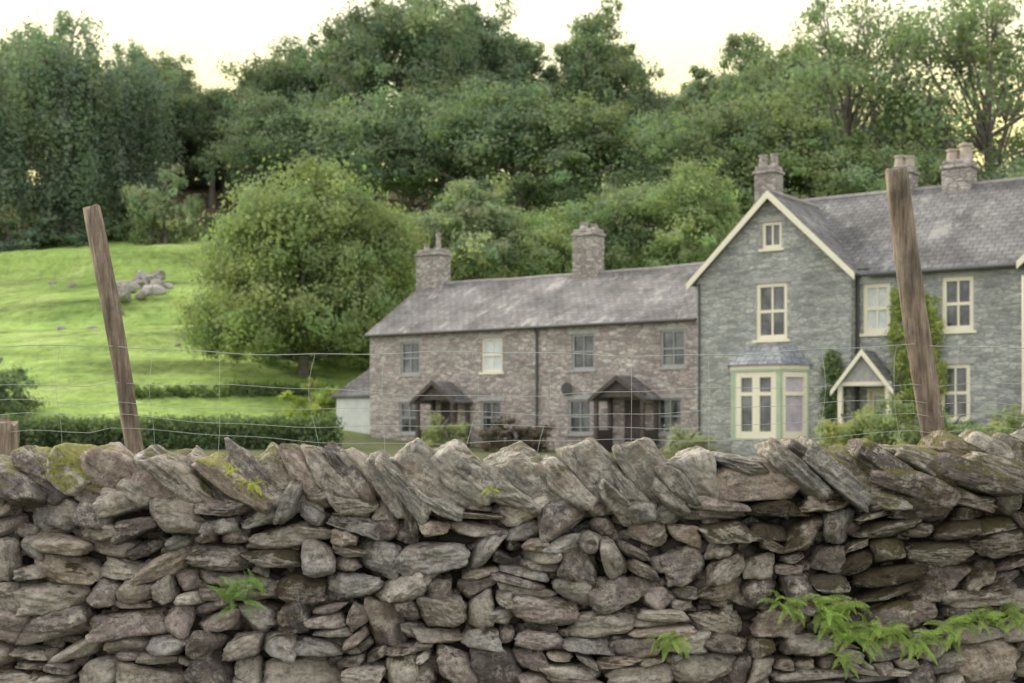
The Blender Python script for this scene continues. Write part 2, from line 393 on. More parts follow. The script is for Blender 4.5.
def tree(key,x,y,h,w,colr,label,name="broadleaf_tree",category="tree",rot=None,group=None,sink=0):
    H,W,cm,tm=TPL[key]
    e=empty(name,(x,y,gz(x,y)-sink),rot if rot is not None else random.uniform(0,6.28),label,category,group)
    e.scale=(w/W,w/W,h/H)
    t=obj("trunk",tm,e); c=obj("crown",cm,e); c.color=(*colr,1)
    return e
DK=(.165,.225,.155); MD=(.225,.295,.185); LT=(.29,.37,.205); GY=(.30,.36,.25); BL=(.215,.285,.23)  # distant greens paled and greyed: haze put into the leaf colour
G="trees of the hillside wood"
wood=[
('droop',-36.6,112,20.5,15,BL),('droop',-42.5,108,17.5,13,BL),('droop',-32.3,116,17.5,10.5,BL),('oak',-49,112,17,13,DK),
('oak',-32.8,130,14.5,10,DK),('oak',-28.6,139,10.4,11,DK),('bare',-25.6,134,11.2,10,DK),('oak',-19.6,130,16.0,14,DK),
('beech',-14.8,126,19.0,13,DK),('oak',-9.0,119,21.5,17,DK),('ash',-3.4,125,19.8,13,DK),('tall',.4,130,17.0,10,DK),
('tall',3.6,131,13.5,10,DK),('ash',7.6,125,19.0,11.5,MD),('beech',11.2,127,14.0,9.5,DK),('oak',13.6,126,11.6,10,DK),('ash',15.6,116,13.4,10,MD),
('ash',18.2,110,17.5,11,MD),('oak',20.6,105,17.5,12,MD),('sparse',22.0,92,21.0,15,MD),('sparse',30.0,88,21.6,18,MD),
('sparse',39,90,20,15,MD),('oak',27.5,110,11,13,DK),
('oak',-17.6,108,13.0,13,DK),('beech',-7.5,103,15,15,DK),('oak',.6,100,13.8,16,DK),
('beech',7.6,96,12.6,14,MD),('oak',13.5,91,13.0,13,MD),('ash',17.5,88,12.8,12,LT),
('oak',23.5,86,11.3,13,MD),('oak',30.0,83,10.8,13,DK),('oak',37.5,84,12,12,MD),
('beech',-23.0,143,11.0,11,DK),('beech',-37,140,14,12,DK),('oak',-44,126,18,14,DK),('ash',-40,121,17,12,DK),('beech',7,140,11,11,DK),
('oak',-34.5,121,10,9,DK),('bare',-22.6,126,9,7,DK),
('oak',-31.4,127,12,10,DK),('bare',-27.4,128,9.5,8,DK),('oak',-37,153,10,13,DK),('oak',-30.5,146,9.5,13,DK),('beech',-26,149,10,13,DK)]
for k,x,y,h,w,c in wood:
    v=random.uniform(.88,1.14)
    lab={'sparse':"tall thin-crowned tree with sky showing between branches",'droop':"tall drooping blue-green tree at the meadow edge",'bare':"slender bare-trunked tree on the brown wooded bank"}.get(k,"dark green broadleaf tree in the hillside wood")
    tree(k,x,y,h,w,tuple(q*v for q in c),lab,group=G)
near=[('ash',-2.3,80,9.8,8.5,GY),('beech',2.2,80,8.0,8,LT),('oak',6.2,82,9.3,9,MD),('beech',10.2,79,10.0,9,LT),('oak',-6.3,84,7.5,7,MD)]
for k,x,y,h,w,c in near:
    tree(k,x,y,h,w,c,"lighter green tree standing behind the stone cottages",group="trees behind the cottages")
tree('near',-10.6,71.5,12.8,11.0,(.265,.335,.17),"rounded light green tree on the meadow beside cottages",rot=.4,sink=1.0)
tree('bush',-26.2,106,6.6,5.5,(.34,.41,.28),"pale green bushy tree at the top of meadow",name="small_tree",sink=.2)
for x,y,h,w,c in [(-30.5,112,4.5,5.5,MD),(-34.5,110,3.6,6,BL),(-39,108,3.5,6,BL),(-44,108,4,6,BL),(-22.3,112,2.6,5,DK),(-18.5,104,3.2,5,MD),(-28.5,109,3,4,MD),(-33,140,5.5,8,DK),(-28,142,5.5,8,DK),(-38,142,5.5,8,DK)]:
    tree('bush',x,y,h,w,c,"green bush at the top of the meadow under trees",name="bush",category="bush",group="bushes along the wood edge",sink=.3)
tree('bush',-23.7,64,4.0,4.8,(.18,.24,.15),"dark green bush at the foot of the meadow",name="bush",category="bush",sink=.4)
tree('bush',-9.1,63.5,2.2,2.6,(.38,.46,.16),"bright yellow-green bush beside the white outbuilding",name="bush",category="bush")
tree('bush',-13.5,82,1.6,3.5,(.18,.24,.12),"low dark bush on the sloping meadow",name="bush",category="bush")
for x,y,h,w,c in [(-2.6,54.5,1.7,1.8,(.29,.33,.20)),(.1,53.0,1.6,2.8,(.12,.10,.09)),(6.0,46.3,1.3,2.0,(.33,.36,.28)),
                  (10.2,42.6,1.9,2.2,(.36,.40,.21)),(11.4,41.2,2.3,2.4,(.29,.35,.19)),(13.0,41.0,1.9,2.4,(.23,.31,.18)),(14.5,39.5,1.9,2.6,(.3,.35,.2)),(16.2,38.4,2.5,2.8,(.23,.3,.18))]:
    tree('bush',x,y,h,w,c,"leafy garden shrub in front of the stone house",name="garden_shrub",category="shrub",group="garden shrubs",sink=.1)

def leaf_blob(name,pts,label,category,colr,ls=.07,seed=0,parent=None,mat=None):
    rng=np.random.default_rng(seed); P=[];D=[];T=[]
    for (x,y,z,r,n) in pts:
        d=unit(n,rng); P.append(np.array([x,y,z])+d*r*rng.uniform(.5,1.1,n)[:,None]); D.append(d)
        t=rng.uniform(.8,1.2)*rng.uniform(.75,1.3,n); T.append(np.stack([t,t,t*.95],1))
    V,F,T=leaves(np.concatenate(P),np.concatenate(D),ls,np.concatenate(T),rng,.6)
    o=obj(name,np_mesh(name,V,F,mat or M_LEAF,{'tint':T}),parent,label=label,category=category); o.color=(*colr,1); return o
pts=[]
for i in range(150):
    x=-25+i*.12; y=56.0+random.uniform(-.3,.3)
    for q in range(3):
        pts.append((x,y+random.uniform(-.3,.3),gz(x,y)+.2+q*.34+random.uniform(-.1,.12),.42,80))
leaf_blob("hedge",pts,"long clipped dark green hedge below the meadow","hedge",(.15,.21,.115),.08,3)
pts=[]
for i in range(85):
    x=-18.5+i*.115+random.uniform(-.1,.1); y=68.2+random.uniform(-.4,.4)+.05*(x+14)
    pts.append((x,y,gz(x,y)+random.uniform(.0,.3),random.uniform(.2,.42),60))
leaf_blob("hedge",pts,"low rough dark hedge crossing the meadow by the tree","hedge",(.18,.24,.12),.085,4)

# rock generator -----------------------------------------------------------
def ico(sub):
    bm=bmesh.new(); bmesh.ops.create_icosphere(bm,subdivisions=sub,radius=1)
    V=np.array([v.co[:] for v in bm.verts]); F=np.array([[v.index for v in f.verts] for f in bm.faces]); bm.free(); return V,F
ICO={3:ico(3),4:ico(4),5:ico(5)}
def rock_unit(sub,rng,p=14,jit=.10,cuts=9,cmin=1.12,cmax=1.5,rough=.03):
    D,F=ICO[sub]
    ns=[];ds=[]
    for ax in range(3):
        for s in(-1,1):
            n=np.zeros(3); n[ax]=s; n+=rng.normal(size=3)*jit; n/=np.linalg.norm(n); ns.append(n); ds.append(rng.uniform(.92,1.03))
    for k in range(cuts):
        n=rng.choice([-1,1],3)*rng.uniform(.25,1,3); n/=np.linalg.norm(n); ns.append(n); ds.append(rng.uniform(cmin,cmax))
    ns=np.array(ns);ds=np.array(ds)
    q=np.maximum(D@ns.T,0)/ds
    r=(q**p).sum(1)**(-1/p)
    V=D*r[:,None]
    for k in range(16):
        f=rng.normal(size=3)*(2.2+k*1.1); ph=rng.uniform(0,6.28)
        V=V+D*(rough*1.6/(1+k*.3)*np.sin(V@f+ph))[:,None]
    return V,F
PAL=[((.48,.43,.375),3),((.62,.57,.49),2.8),((.32,.28,.255),2.2),((.44,.37,.34),2.4),((.76,.705,.62),2.2),((.43,.415,.39),2.4),((.54,.455,.375),2.4),((.21,.185,.175),1.7)]
pw=np.array([w for _,w in PAL]); pw=pw/pw.sum()
def pick(rng):
    return np.array(PAL[rng.choice(len(PAL),p=pw)][0])*rng.uniform(.80,1.12)

# ------------------------------------------------------------------ dry stone wall
WF=5.70
wall=empty("dry_stone_wall",(0,WF,0),0,"dry stone wall of mossy grey fell stone with slanting cope stones","wall")
rng=np.random.default_rng(77)
X0,X1=-3.3,3.3; TOP=1.33
def lift(x): 
    t=min(1,max(0,(x-1.1)/.9)); return .085*t*t*(3-2*t)
rows=[]; z=0.0
while z<TOP-.03:
    h=rng.choice([.04,.06,.08,.10,.12,.14],p=[.10,.17,.24,.23,.16,.10]); 
    if z+h>TOP: h=TOP-z
    rows.append((z,z+h)); z+=h
def warp(x,z):
    s=min(1,max(0,z/.2))
    dx=.025*math.sin(7*z+3*x)+.016*math.sin(17*z-5*x)
    dz=.022*math.sin(2.1*x+3*z)+.020*math.sin(5.3*x-6*z+1)+.018*math.sin(11*x+9*z)+.010*math.sin(23*x+3*z)
    return x+dx,z*(1+lift(x)/TOP)+dz*s
cells=[]; res=[[] for _ in rows]
for ri,(z0,z1) in enumerate(rows):
    h=z1-z0; x=X0+rng.uniform(-.2,0)
    busy=sorted(res[ri])
    while x<X1:
        blk=[b for b in busy if b[0]<=x+1e-6<b[1]]
        if blk: x=blk[0][1]; continue
        nxt=min([b[0] for b in busy if b[0]>x]+[X1+.3])
        w=h*rng.uniform(.9,2.1)+rng.uniform(.015,.085)
        w=min(max(w,.06),.36)
        if nxt-(x+w)<.06: w=nxt-x
        top=z1
        if ri+1<len(rows) and rng.random()<.34 and w>.10:
            zt=rows[ri+1][1]
            if zt-z0<.21 and zt-z0<w*1.0 and not any(not(x+w<=b[0] or x>=b[1]) for b in res[ri+1]):
                res[ri+1].append((x,x+w)); top=zt
        hh=top-z0
        if hh>.075 and rng.random()<.10:
            k=2 if hh<.12 else rng.integers(2,4)
            cuts=[z0]+sorted([z0+hh*(i+rng.uniform(-.18,.18))/k for i in range(1,k)])+[top]
            for a,bz in zip(cuts[:-1],cuts[1:]): cells.append((x,x+w,a,bz))
        elif hh>.1 and w>.16 and rng.random()<.28:
            m=x+w*rng.uniform(.35,.65); cells.append((x,m,z0,top)); 
            mz=z0+hh*rng.uniform(.35,.65); cells.append((m,x+w,z0,mz)); cells.append((m,x+w,mz,top))
        else: cells.append((x,x+w,z0,top))
        x+=w
VV=[];FF=[];TT=[];MM=[];base=0
def regmoss(cx,cz):
    return 1.1*math.exp(-((cx-1.95)/.6)**2-((cz-1.27)/.16)**2)+1.0*math.exp(-((cx-1.08)/.17)**2-((cz-1.22)/.10)**2)+.85*math.exp(-((cx-1.6)/.55)**2-((cz-.95)/.16)**2)+.7*math.exp(-((cx+.92)/.13)**2-((cz-.97)/.14)**2)+.4*math.exp(-((cx+.7)/.3)**2-((cz-1.25)/.1)**2)+.6*math.exp(-((cx-.95)/.12)**2-((cz-.75)/.15)**2)
for (xa,xb,za,zb) in cells:
    sub=5 if (xb-xa)>.16 and (zb-za)>.08 and abs((xa+xb)/2)<2.4 and za>.4 else 4
    thin=(zb-za)<.05
    pp=rng.choice([5.5,9,16]); 
    U,F=rock_unit(sub,rng,p=pp,jit=.18 if not thin else .06,cuts=rng.integers(6,12),cmin=1.14 if thin else .98,cmax=1.42,rough=.018 if thin else .028)
    cs=[]
    jx=min(.036,(xb-xa)*.2); jz=min(.025,(zb-za)*.22)
    for (cx,cz) in((xa,za),(xb,za),(xb,zb),(xa,zb)):
        wx,wz=warp(cx,cz); cs.append((wx+rng.uniform(-jx,jx),wz+rng.uniform(-jz,jz)))
    cs=np.array(cs)
    g=1.04 if pp<6 else (1.01 if pp<10 else .97)
    u=(U[:,0]*g+1)/2; w=(U[:,2]*g*1.0+1)/2
    P=(1-u)[:,None]*(1-w)[:,None]*cs[0]+u[:,None]*(1-w)[:,None]*cs[1]+u[:,None]*w[:,None]*cs[2]+(1-u)[:,None]*w[:,None]*cs[3]
    dep=rng.uniform(.10,.15); yo=rng.uniform(-.055,.04)
    tilt=rng.normal()*.12; tz=rng.normal()*.15
    y=.10+yo+U[:,1]*dep+ .06*P[:,1]+tilt*(u-.5)*.5+tz*(w-.5)*(zb-za)
    V=np.stack([P[:,0],y,P[:,1]],1)
    VV.append(V);FF.append(F+base);base+=len(V)
    c=pick(rng); mo=rng.uniform(0,.28); reg=regmoss((xa+xb)/2,(za+zb)/2)
    mo+=reg*.85; c=c*(1-.5*min(1,reg))
    TT.append(np.tile(c,(len(V),1)));MM.append(np.tile([mo,.15*(rng.random()<.3),0],(len(V),1)))
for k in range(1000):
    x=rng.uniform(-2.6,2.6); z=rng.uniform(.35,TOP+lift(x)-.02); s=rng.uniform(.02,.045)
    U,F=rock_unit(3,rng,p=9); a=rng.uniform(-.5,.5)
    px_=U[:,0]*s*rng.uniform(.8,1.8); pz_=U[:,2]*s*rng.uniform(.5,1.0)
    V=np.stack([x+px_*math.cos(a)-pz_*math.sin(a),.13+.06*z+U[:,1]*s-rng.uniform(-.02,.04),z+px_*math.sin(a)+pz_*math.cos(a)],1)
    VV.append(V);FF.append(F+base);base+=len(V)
    c=pick(rng)*.45; TT.append(np.tile(c,(len(V),1)));MM.append(np.tile([.15+.6*regmoss(x,z),0,0],(len(V),1)))  # filler stones tinted darker, shade of the gaps put into their colour
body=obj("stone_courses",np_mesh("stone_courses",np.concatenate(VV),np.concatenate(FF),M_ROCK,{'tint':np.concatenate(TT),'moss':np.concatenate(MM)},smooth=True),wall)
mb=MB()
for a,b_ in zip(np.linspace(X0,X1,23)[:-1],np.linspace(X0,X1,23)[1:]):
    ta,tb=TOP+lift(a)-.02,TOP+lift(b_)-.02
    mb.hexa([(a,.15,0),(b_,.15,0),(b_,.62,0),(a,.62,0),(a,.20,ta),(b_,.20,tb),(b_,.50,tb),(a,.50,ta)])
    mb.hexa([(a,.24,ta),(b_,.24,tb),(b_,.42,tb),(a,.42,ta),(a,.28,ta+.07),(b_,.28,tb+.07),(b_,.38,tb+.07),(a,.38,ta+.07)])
M_CORE=m_masonry("wall_core_rubble",[(.08,.07,.06),(.05,.045,.04),(.10,.085,.075)],(.02,.018,.016),5,10,(.1,.09,.07),.3)  # near-black core, gap shade put into its colour
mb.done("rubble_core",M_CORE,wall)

S=1/245.6
cope_px=[(-60,478,85,35,45),(-25,475,80,32,48),(6,482,88,30,30),(36,478,88,30,42),(62,470,66,34,40),(100,474,80,52,56),(128,494,60,26,30),(156,480,80,48,12),
(186,482,104,24,45),(206,484,104,20,44),(228,484,104,24,43),(252,486,104,26,44),(277,482,104,28,48),(303,479,98,24,52),(324,475,94,24,54),(345,473,94,24,54),(365,478,96,22,52),(384,487,94,20,49),(400,483,96,22,47),
(428,479,116,44,44),(460,478,98,42,50),(486,483,86,24,42),(508,484,78,22,44),(536,476,106,46,40),(566,484,84,26,42),(600,477,104,46,49),(630,486,76,20,56),(654,475,94,44,60),(680,486,72,20,58),(700,479,74,42,60),(724,486,60,20,56),
(757,482,120,44,6),(746,464,74,16,14),(800,471,104,22,42),(818,471,104,18,41),(836,472,108,22,39),(856,474,104,22,36),(878,476,104,24,32),(900,467,104,22,26),(922,482,116,24,20),(930,465,90,16,28),(950,468,108,22,24),(976,478,116,24,20),(986,456,92,22,28),(1010,466,98,24,28),(1004,446,64,18,26),(1032,456,90,28,34),(1058,454,92,32,42),(1090,454,90,34,45),
(566,500,74,18,30),(620,500,64,18,44),(672,500,64,18,40),(440,503,66,18,24),(140,464,46,24,30),(78,492,64,20,20),(520,503,64,18,24),(20,466,56,20,36),(960,494,110,18,14),(346,502,60,18,36),(880,496,100,18,16)]
cope_px += [(1125+35*k,455,92,34,44+3*math.sin(k*2)) for k in range(6)] + [(-95-36*k,476,88,34,46+4*math.sin(k*3)) for k in range(6)]
for k,(px,py,Ln,Th,an) in enumerate(cope_px):
    U,F=rock_unit(5,rng,p=rng.uniform(14,26),jit=.10,cuts=rng.integers(8,13),cmin=1.04,cmax=1.35,rough=.017)
    a=math.radians(an+rng.uniform(-5,5)); Lh=Ln*S*.5*.80; Th_=Th*S*.5*1.04; Dh=rng.uniform(.15,.22)
    x=U[:,0]*Lh + U[:,2]*Th_*rng.uniform(-.15,.35); zz=U[:,2]*Th_*(1+.20*rng.uniform(-1,1)*U[:,0]); y=U[:,1]*Dh*(1+.15*rng.uniform(-1,1)*U[:,0])
    V=np.stack([x,y+x*rng.uniform(-.15,.15),zz],1)
    c=pick(rng)*.90; cx=(px-512)*S
    mo=rng.uniform(.1,.42)+.40*math.exp(-((px-930)/90)**2)+.34*math.exp(-((px-50)/50)**2)+.30*math.exp(-((px-240)/40)**2)
    yg=min(1,.9*math.exp(-((px-50)/60)**2)+.9*math.exp(-((px-235)/45)**2)+.3*math.exp(-((px-900)/100)**2)+.15)
    if 370<px<730: c=np.array([.42,.40,.355])*rng.uniform(.74,1.08); mo*=.8
    if px>780: c=c*.8
    if k in(7,31,13,5): c=np.array([.48,.39,.34])
    me=np_mesh("coping_stone",V,F,M_ROCK,{'tint':np.tile(c,(len(V),1)),'moss':np.tile([mo,yg,0],(len(V),1))},smooth=True)
    zc=1.6-(py+1-430)*S
    topz=float((-V[:,0]*math.sin(a)+V[:,2]*math.cos(a)).max())
    lim=(1.615 if px>780 else 1.565+rng.uniform(-.02,.03))
    if zc+topz>lim: zc=lim-topz
    o=obj("coping_stone",me,wall); o.location=(cx,.22+rng.uniform(-.05,.05),zc); o.rotation_euler=(rng.uniform(-.08,.08),a,0)

# ------------------------------------------------------------------ fence
FY=6.62
fence=empty("wire_fence",(0,FY,0),0,"sagging wire stock fence on weathered leaning posts","fence")
def post(x0,z0,x1,z1,r0,r1,seed,label):
    rg=random.Random(seed); n=14; m=30; v=[];f=[]
    lob=[rg.uniform(.84,1.12) for _ in range(n)]
    for i in range(m):
        t=i/(m-1); cx=x0+(x1-x0)*t+.006*math.sin(9*t+seed); cz=z0+(z1-z0)*t; r=r0+(r1-r0)*t
        for k in range(n):
            a=2*math.pi*k/n; rr=r*lob[k]*(1+.05*math.sin(13*t+k*2+seed)+rg.uniform(-.03,.03))
            zz=cz+(rr*.3*math.sin(a*1+seed)+rg.uniform(-.012,.012) if i==m-1 else 0)
            v.append((cx+rr*math.cos(a),rr*math.sin(a),zz))
    for i in range(m-1):
        for k in range(n):
            j=(k+1)%n; f.append((i*n+k,i*n+j,(i+1)*n+j,(i+1)*n+k))
    f.append(tuple((m-1)*n+k for k in range(n)))
    me=bpy.data.meshes.new("post"); me.from_pydata(v,[],f); me.update(); me.materials.append(M_POST)
    for p in me.polygons: p.use_smooth=len(p.vertices)==4
    return obj("post",me,fence,label=label)
post(-1.52,0,-1.985,2.65,.046,.040,1,"slim leaning weathered post")
post(2.22,0,1.822,2.815,.067,.056,4,"thick leaning weathered post with rough top")
post(-3.9,0,-4.1,2.4,.05,.045,3,"slim leaning weathered post")
post(-2.42,0,-2.40,1.64,.06,.055,6,"short broken post stub")
def wire(pts,r,name="wire"):
    cu=bpy.data.curves.new(name,'CURVE'); cu.dimensions='3D'; cu.bevel_depth=r; cu.bevel_resolution=1
    sp=cu.splines.new('POLY'); sp.points.add(len(pts)-1)
    for p,q in zip(sp.points,pts): p.co=(*q,1)
    cu.materials.append(M_WIRE); 
    tmp=bpy.data.objects.new("tmp",cu); col.objects.link(tmp)
    dg=bpy.context.evaluated_depsgraph_get(); me=bpy.data.meshes.new_from_object(tmp.evaluated_get(dg))
    bpy.data.objects.remove(tmp); 
    if not me.materials: me.materials.append(M_WIRE)
    return obj(name,me,fence)
heights=[1.99,1.83,1.74,1.67,1.60,1.5]
def wz(h,x):
    t=(x+1.9)/3.8
    s=-.06*(1-(2*t-1)**2) if 0<=t<=1 else -.05*abs(math.sin(x*1.4))
    return h+s*(.6 if h>1.9 else 1)+.012*math.sin(x*3.1+h*20)+.004*math.sin(x*11+h*9)
for h in heights:
    wire([(x,-.045+.01*math.sin(x*5+h*9),wz(h,x)) for x in np.linspace(-4.3,4.3,90)],.0020 if h>1.9 else .0014)
for i in range(22):
    x=-4.1+i*.39+random.uniform(-.10,.10); k=random.uniform(-.05,.05)
    wire([(x+k*math.sin((1.99-z)*9),-.045+.01*math.sin(z*20),z+ (wz(1.99,x)-1.99)) for z in np.linspace(1.45,1.99,12)],.0009,"stay_wire")

# ------------------------------------------------------------------ buildings
TH=-math.atan2(.5721,.8202)
def clip(poly,a,b,c):
    out=[]; n=len(poly)
    for i in range(n):
        p,q=poly[i],poly[(i+1)%n]; fp=a*p[0]+b*p[1]-c; fq=a*q[0]+b*q[1]-c
        if fp<=1e-9: out.append(p)
        if (fp<-1e-9 and fq>1e-9) or (fp>1e-9 and fq<-1e-9):
            t=fp/(fp-fq); out.append((p[0]+(q[0]-p[0])*t,p[1]+(q[1]-p[1])*t))
    return out
def facade(mb,x0,x1,z0,z1,y,holes,apex=None,ze=None,rev=.16):
    xs=sorted({x0,x1,*[h[0] for h in holes],*[h[1] for h in holes]}); zt=apex[1] if apex else z1
    zs=sorted({z0,zt,*[h[2] for h in holes],*[h[3] for h in holes]})
    for xa,xb in zip(xs[:-1],xs[1:]):
        for za,zb in zip(zs[:-1],zs[1:]):
            cx,cz=(xa+xb)/2,(za+zb)/2
            if any(h[0]<cx<h[1] and h[2]<cz<h[3] for h in holes): continue
            p=[(xa,za),(xb,za),(xb,zb),(xa,zb)]
            if apex:
                ax,az=apex
                sl=(az-ze)/(ax-x0); p=clip(p,-sl,1,ze-sl*x0) if p else p
                sr=(az-ze)/(x1-ax); p=clip(p,sr,1,ze+sr*x1) if p else p
            if len(p)>=3: mb.poly([(a,y,b_) for a,b_ in p])
    for (a,b_,c,d) in holes:
        mb.poly([(a,y,c),(a,y+rev,c),(a,y+rev,d),(a,y,d)][::-1]); mb.poly([(b_,y,c),(b_,y+rev,c),(b_,y+rev,d),(b_,y,d)])
        mb.poly([(a,y,d),(a,y+rev,d),(b_,y+rev,d),(b_,y,d)][::-1]); mb.poly([(a,y,c),(a,y+rev,c),(b_,y+rev,c),(b_,y,c)])
def window(parent,h,y,fm,cols=2,rows=2,bar=.035,fr=.075,glass=None,sill=True,rev=.16,head=True,name="window"):
    x0,x1,z0,z1=h; yg=y+rev-.03
    mb=MB(); mb.poly([(x0,yg,z0),(x1,yg,z0),(x1,yg,z1),(x0,yg,z1)]); mb.poly([(x0,yg+.02,z0),(x0,yg+.02,z1),(x1,yg+.02,z1),(x1,yg+.02,z0)])
    w=mb.done(name,glass or M_GLASS,parent)
    mb=MB(); ya,yb=yg-.075,yg-.004
    mb.box(x0,x0+fr,ya,yb,z0,z1); mb.box(x1-fr,x1,ya,yb,z0,z1)
    mb.box(x0+fr,x1-fr,ya,yb,z1-fr,z1); mb.box(x0+fr,x1-fr,ya,yb,z0,z0+fr*1.2)
    zi0,zi1=z0+fr*1.2,z1-fr
    for i in range(1,cols):
        cx=x0+(x1-x0)*i/cols; mb.box(cx-bar/2,cx+bar/2,ya+.022,yb,zi0,zi1)
    for i in range(1,rows):
        cz=z0+(z1-z0)*i/rows; mb.box(x0+fr,x1-fr,ya+.012,yb-.001,cz-bar*.8,cz+bar*.8)
    mb.done("window_frame",fm,w)
    if sill:
        mb=MB(); mb.box(x0-.1,x1+.1,y-.07,y+.06,z0-.09,z0-.003); mb.done("sill",M_SILL if fm is not M_CREAM else M_CREAM,w)
    if head:
        mb=MB(); mb.box(x0-.15,x1+.15,y-.018,y+.05,z1+.003,z1+.16); mb.done("lintel",M_SILL,w)
    return w
def chimney(parent,x,y,z0,z1,wx,wy,pots,potm=None):
    mb=MB(); mb.box(x-wx/2,x+wx/2,y-wy/2,y+wy/2,z0,z1-.30)
    mb.box(x-wx/2-.06,x+wx/2+.06,y-wy/2-.06,y+wy/2+.06,z1-.30,z1-.18)
    mb.box(x-wx/2+.02,x+wx/2-.02,y-wy/2+.02,y+wy/2-.02,z1-.18,z1)
    c=mb.done("chimney",M_CHIM,parent,bevel=.04)
    for px,h,r in pots:
        mb=MB(); mb.tube((x+px,y,z1-.01),(x+px,y,z1+h*.85),r,r*.8,12); mb.tube((x+px,y,z1+h*.85),(x+px,y,z1+h),r*1.02,r*.98,12)
        mb.done("chimney_pot",potm or M_POT,c,smooth=False)
    return c
SAG=lambda x,x0,x1: -.07*math.sin(math.pi*(x-x0)/(x1-x0))-.012*math.sin(x*1.7)
def roofx(mb,x0,x1,yf,yb,ze,yr,zr,ov=.2,ovx=.12,th=.09):
    s=(zr-ze)/(yr-yf); zf=ze-s*ov; zb=ze-s*ov
    n=max(1,int((x1-x0)/.9)); xsx=np.linspace(x0-ovx,x1+ovx,n+1)
    for a,b_ in zip(xsx[:-1],xsx[1:]):
        sa,sb=SAG(a,x0,x1),SAG(b_,x0,x1)
        mb.slab([(a,yf-ov,zf+sa*.4),(b_,yf-ov,zf+sb*.4),(b_,yr,zr+sb),(a,yr,zr+sa)],th)
        mb.slab([(a,yr,zr+sa),(b_,yr,zr+sb),(b_,yb+ov,zb+sb*.4),(a,yb+ov,zb+sa*.4)],th)
M_RIDGE=m_simple("ridge_tiles",(.31,.30,.295),.7,.25,3)
RZ=8.22
cot=empty("stone_cottage_row",(-6.15,60.6,0),TH,"row of two rubble stone cottages with sagging slate roof","house")
Lc=15.9
hu=[(x-.52,x+.52,3.95,5.33) for x in(2.23,6.5,10.86,14.8)]
hl=[(x-.52,x+.52,1.45,2.78) for x in(2.15,6.45,10.7,14.65)]
hd=[(3.85,4.75,.7,2.75),(12.7,13.6,.7,2.75)]
mb=MB(); facade(mb,0,Lc,0,5.8,0,hu+hl+hd)
mb.poly([(0,7.6,0),(0,0,0),(0,0,5.8),(0,3.8,RZ-.1),(0,7.6,5.8)]); mb.poly([(Lc,0,0),(Lc,7.6,0),(Lc,7.6,5.8),(Lc,3.8,RZ-.1),(Lc,0,5.8)])
mb.poly([(Lc,7.6,0),(0,7.6,0),(0,7.6,5.8),(Lc,7.6,5.8)])
mb.done("wall",M_COT,cot)
mb=MB(); roofx(mb,0,Lc,0,7.6,5.84,3.8,RZ); mb.done("roof",M_SL1,cot)
mb=MB()
for i in range(34):
    x=-.1+i*.475; s=SAG(x,0,Lc)
    mb.tube((x,3.8,RZ-.02+s),(x+.48,3.8,RZ-.02+s),.09,.095,8)
mb.done("ridge",M_RIDGE,cot)
for i,h in enumerate(hu): window(cot,h,0,M_CREAM if i==1 else M_GREY,2,2,glass=M_CURT if i==1 else None)
for i,h in enumerate(hl): window(cot,h,0,M_GREY,2,2)
for h in hd:
    mb=MB(); mb.box(h[0],h[1],.1,.14,h[2],h[3]); 
    for k in range(4): mb.box(h[0]+.06+k*.21,h[0]+.2+k*.21,.085,.1,h[2]+.1,h[3]-.1)
    mb.done("door",M_DARK,cot)
mb=MB(); mb.tube((-.1,-.24,5.66),(Lc-.05,-.24,5.66),.055,.055,8); mb.done("gutter",M_PIPE,cot)
mb=MB(); mb.tube((8.75,-.08,.6),(8.75,-.08,5.4),.05,.05,8); mb.tube((8.75,-.08,5.4),(8.75,-.24,5.64),.05,.05,8); mb.done("downpipe",M_PIPE,cot)
chimney(cot,.5,3.8,7.3,9.75,1.4,.8,[(-.38,.3,.15),(.3,.75,.13)],potm=M_CHIM)
chimney(cot,8.75,3.8,7.3,10.0,1.1,.8,[(-.2,.3,.2),(.3,.2,.16)],potm=M_CHIM)
mb=MB(); mb.tube((.5,3.8,9.7),(.5,3.8,11.0),.02,.02,5); mb.tube((.1,3.8,10.8),(.95,3.8,10.8),.015,.015,5)
for k in range(5): mb.tube((.2+k*.16,3.55,10.8),(.2+k*.16,4.05,10.8),.01,.01,4)
mb.done("aerial",M_PIPE,cot)
mb=MB(); mb.tube((10.2,-.1,3.2),(10.2,-.16,3.2),.24,.26,14); mb.done("satellite_dish",M_PIPE,cot)
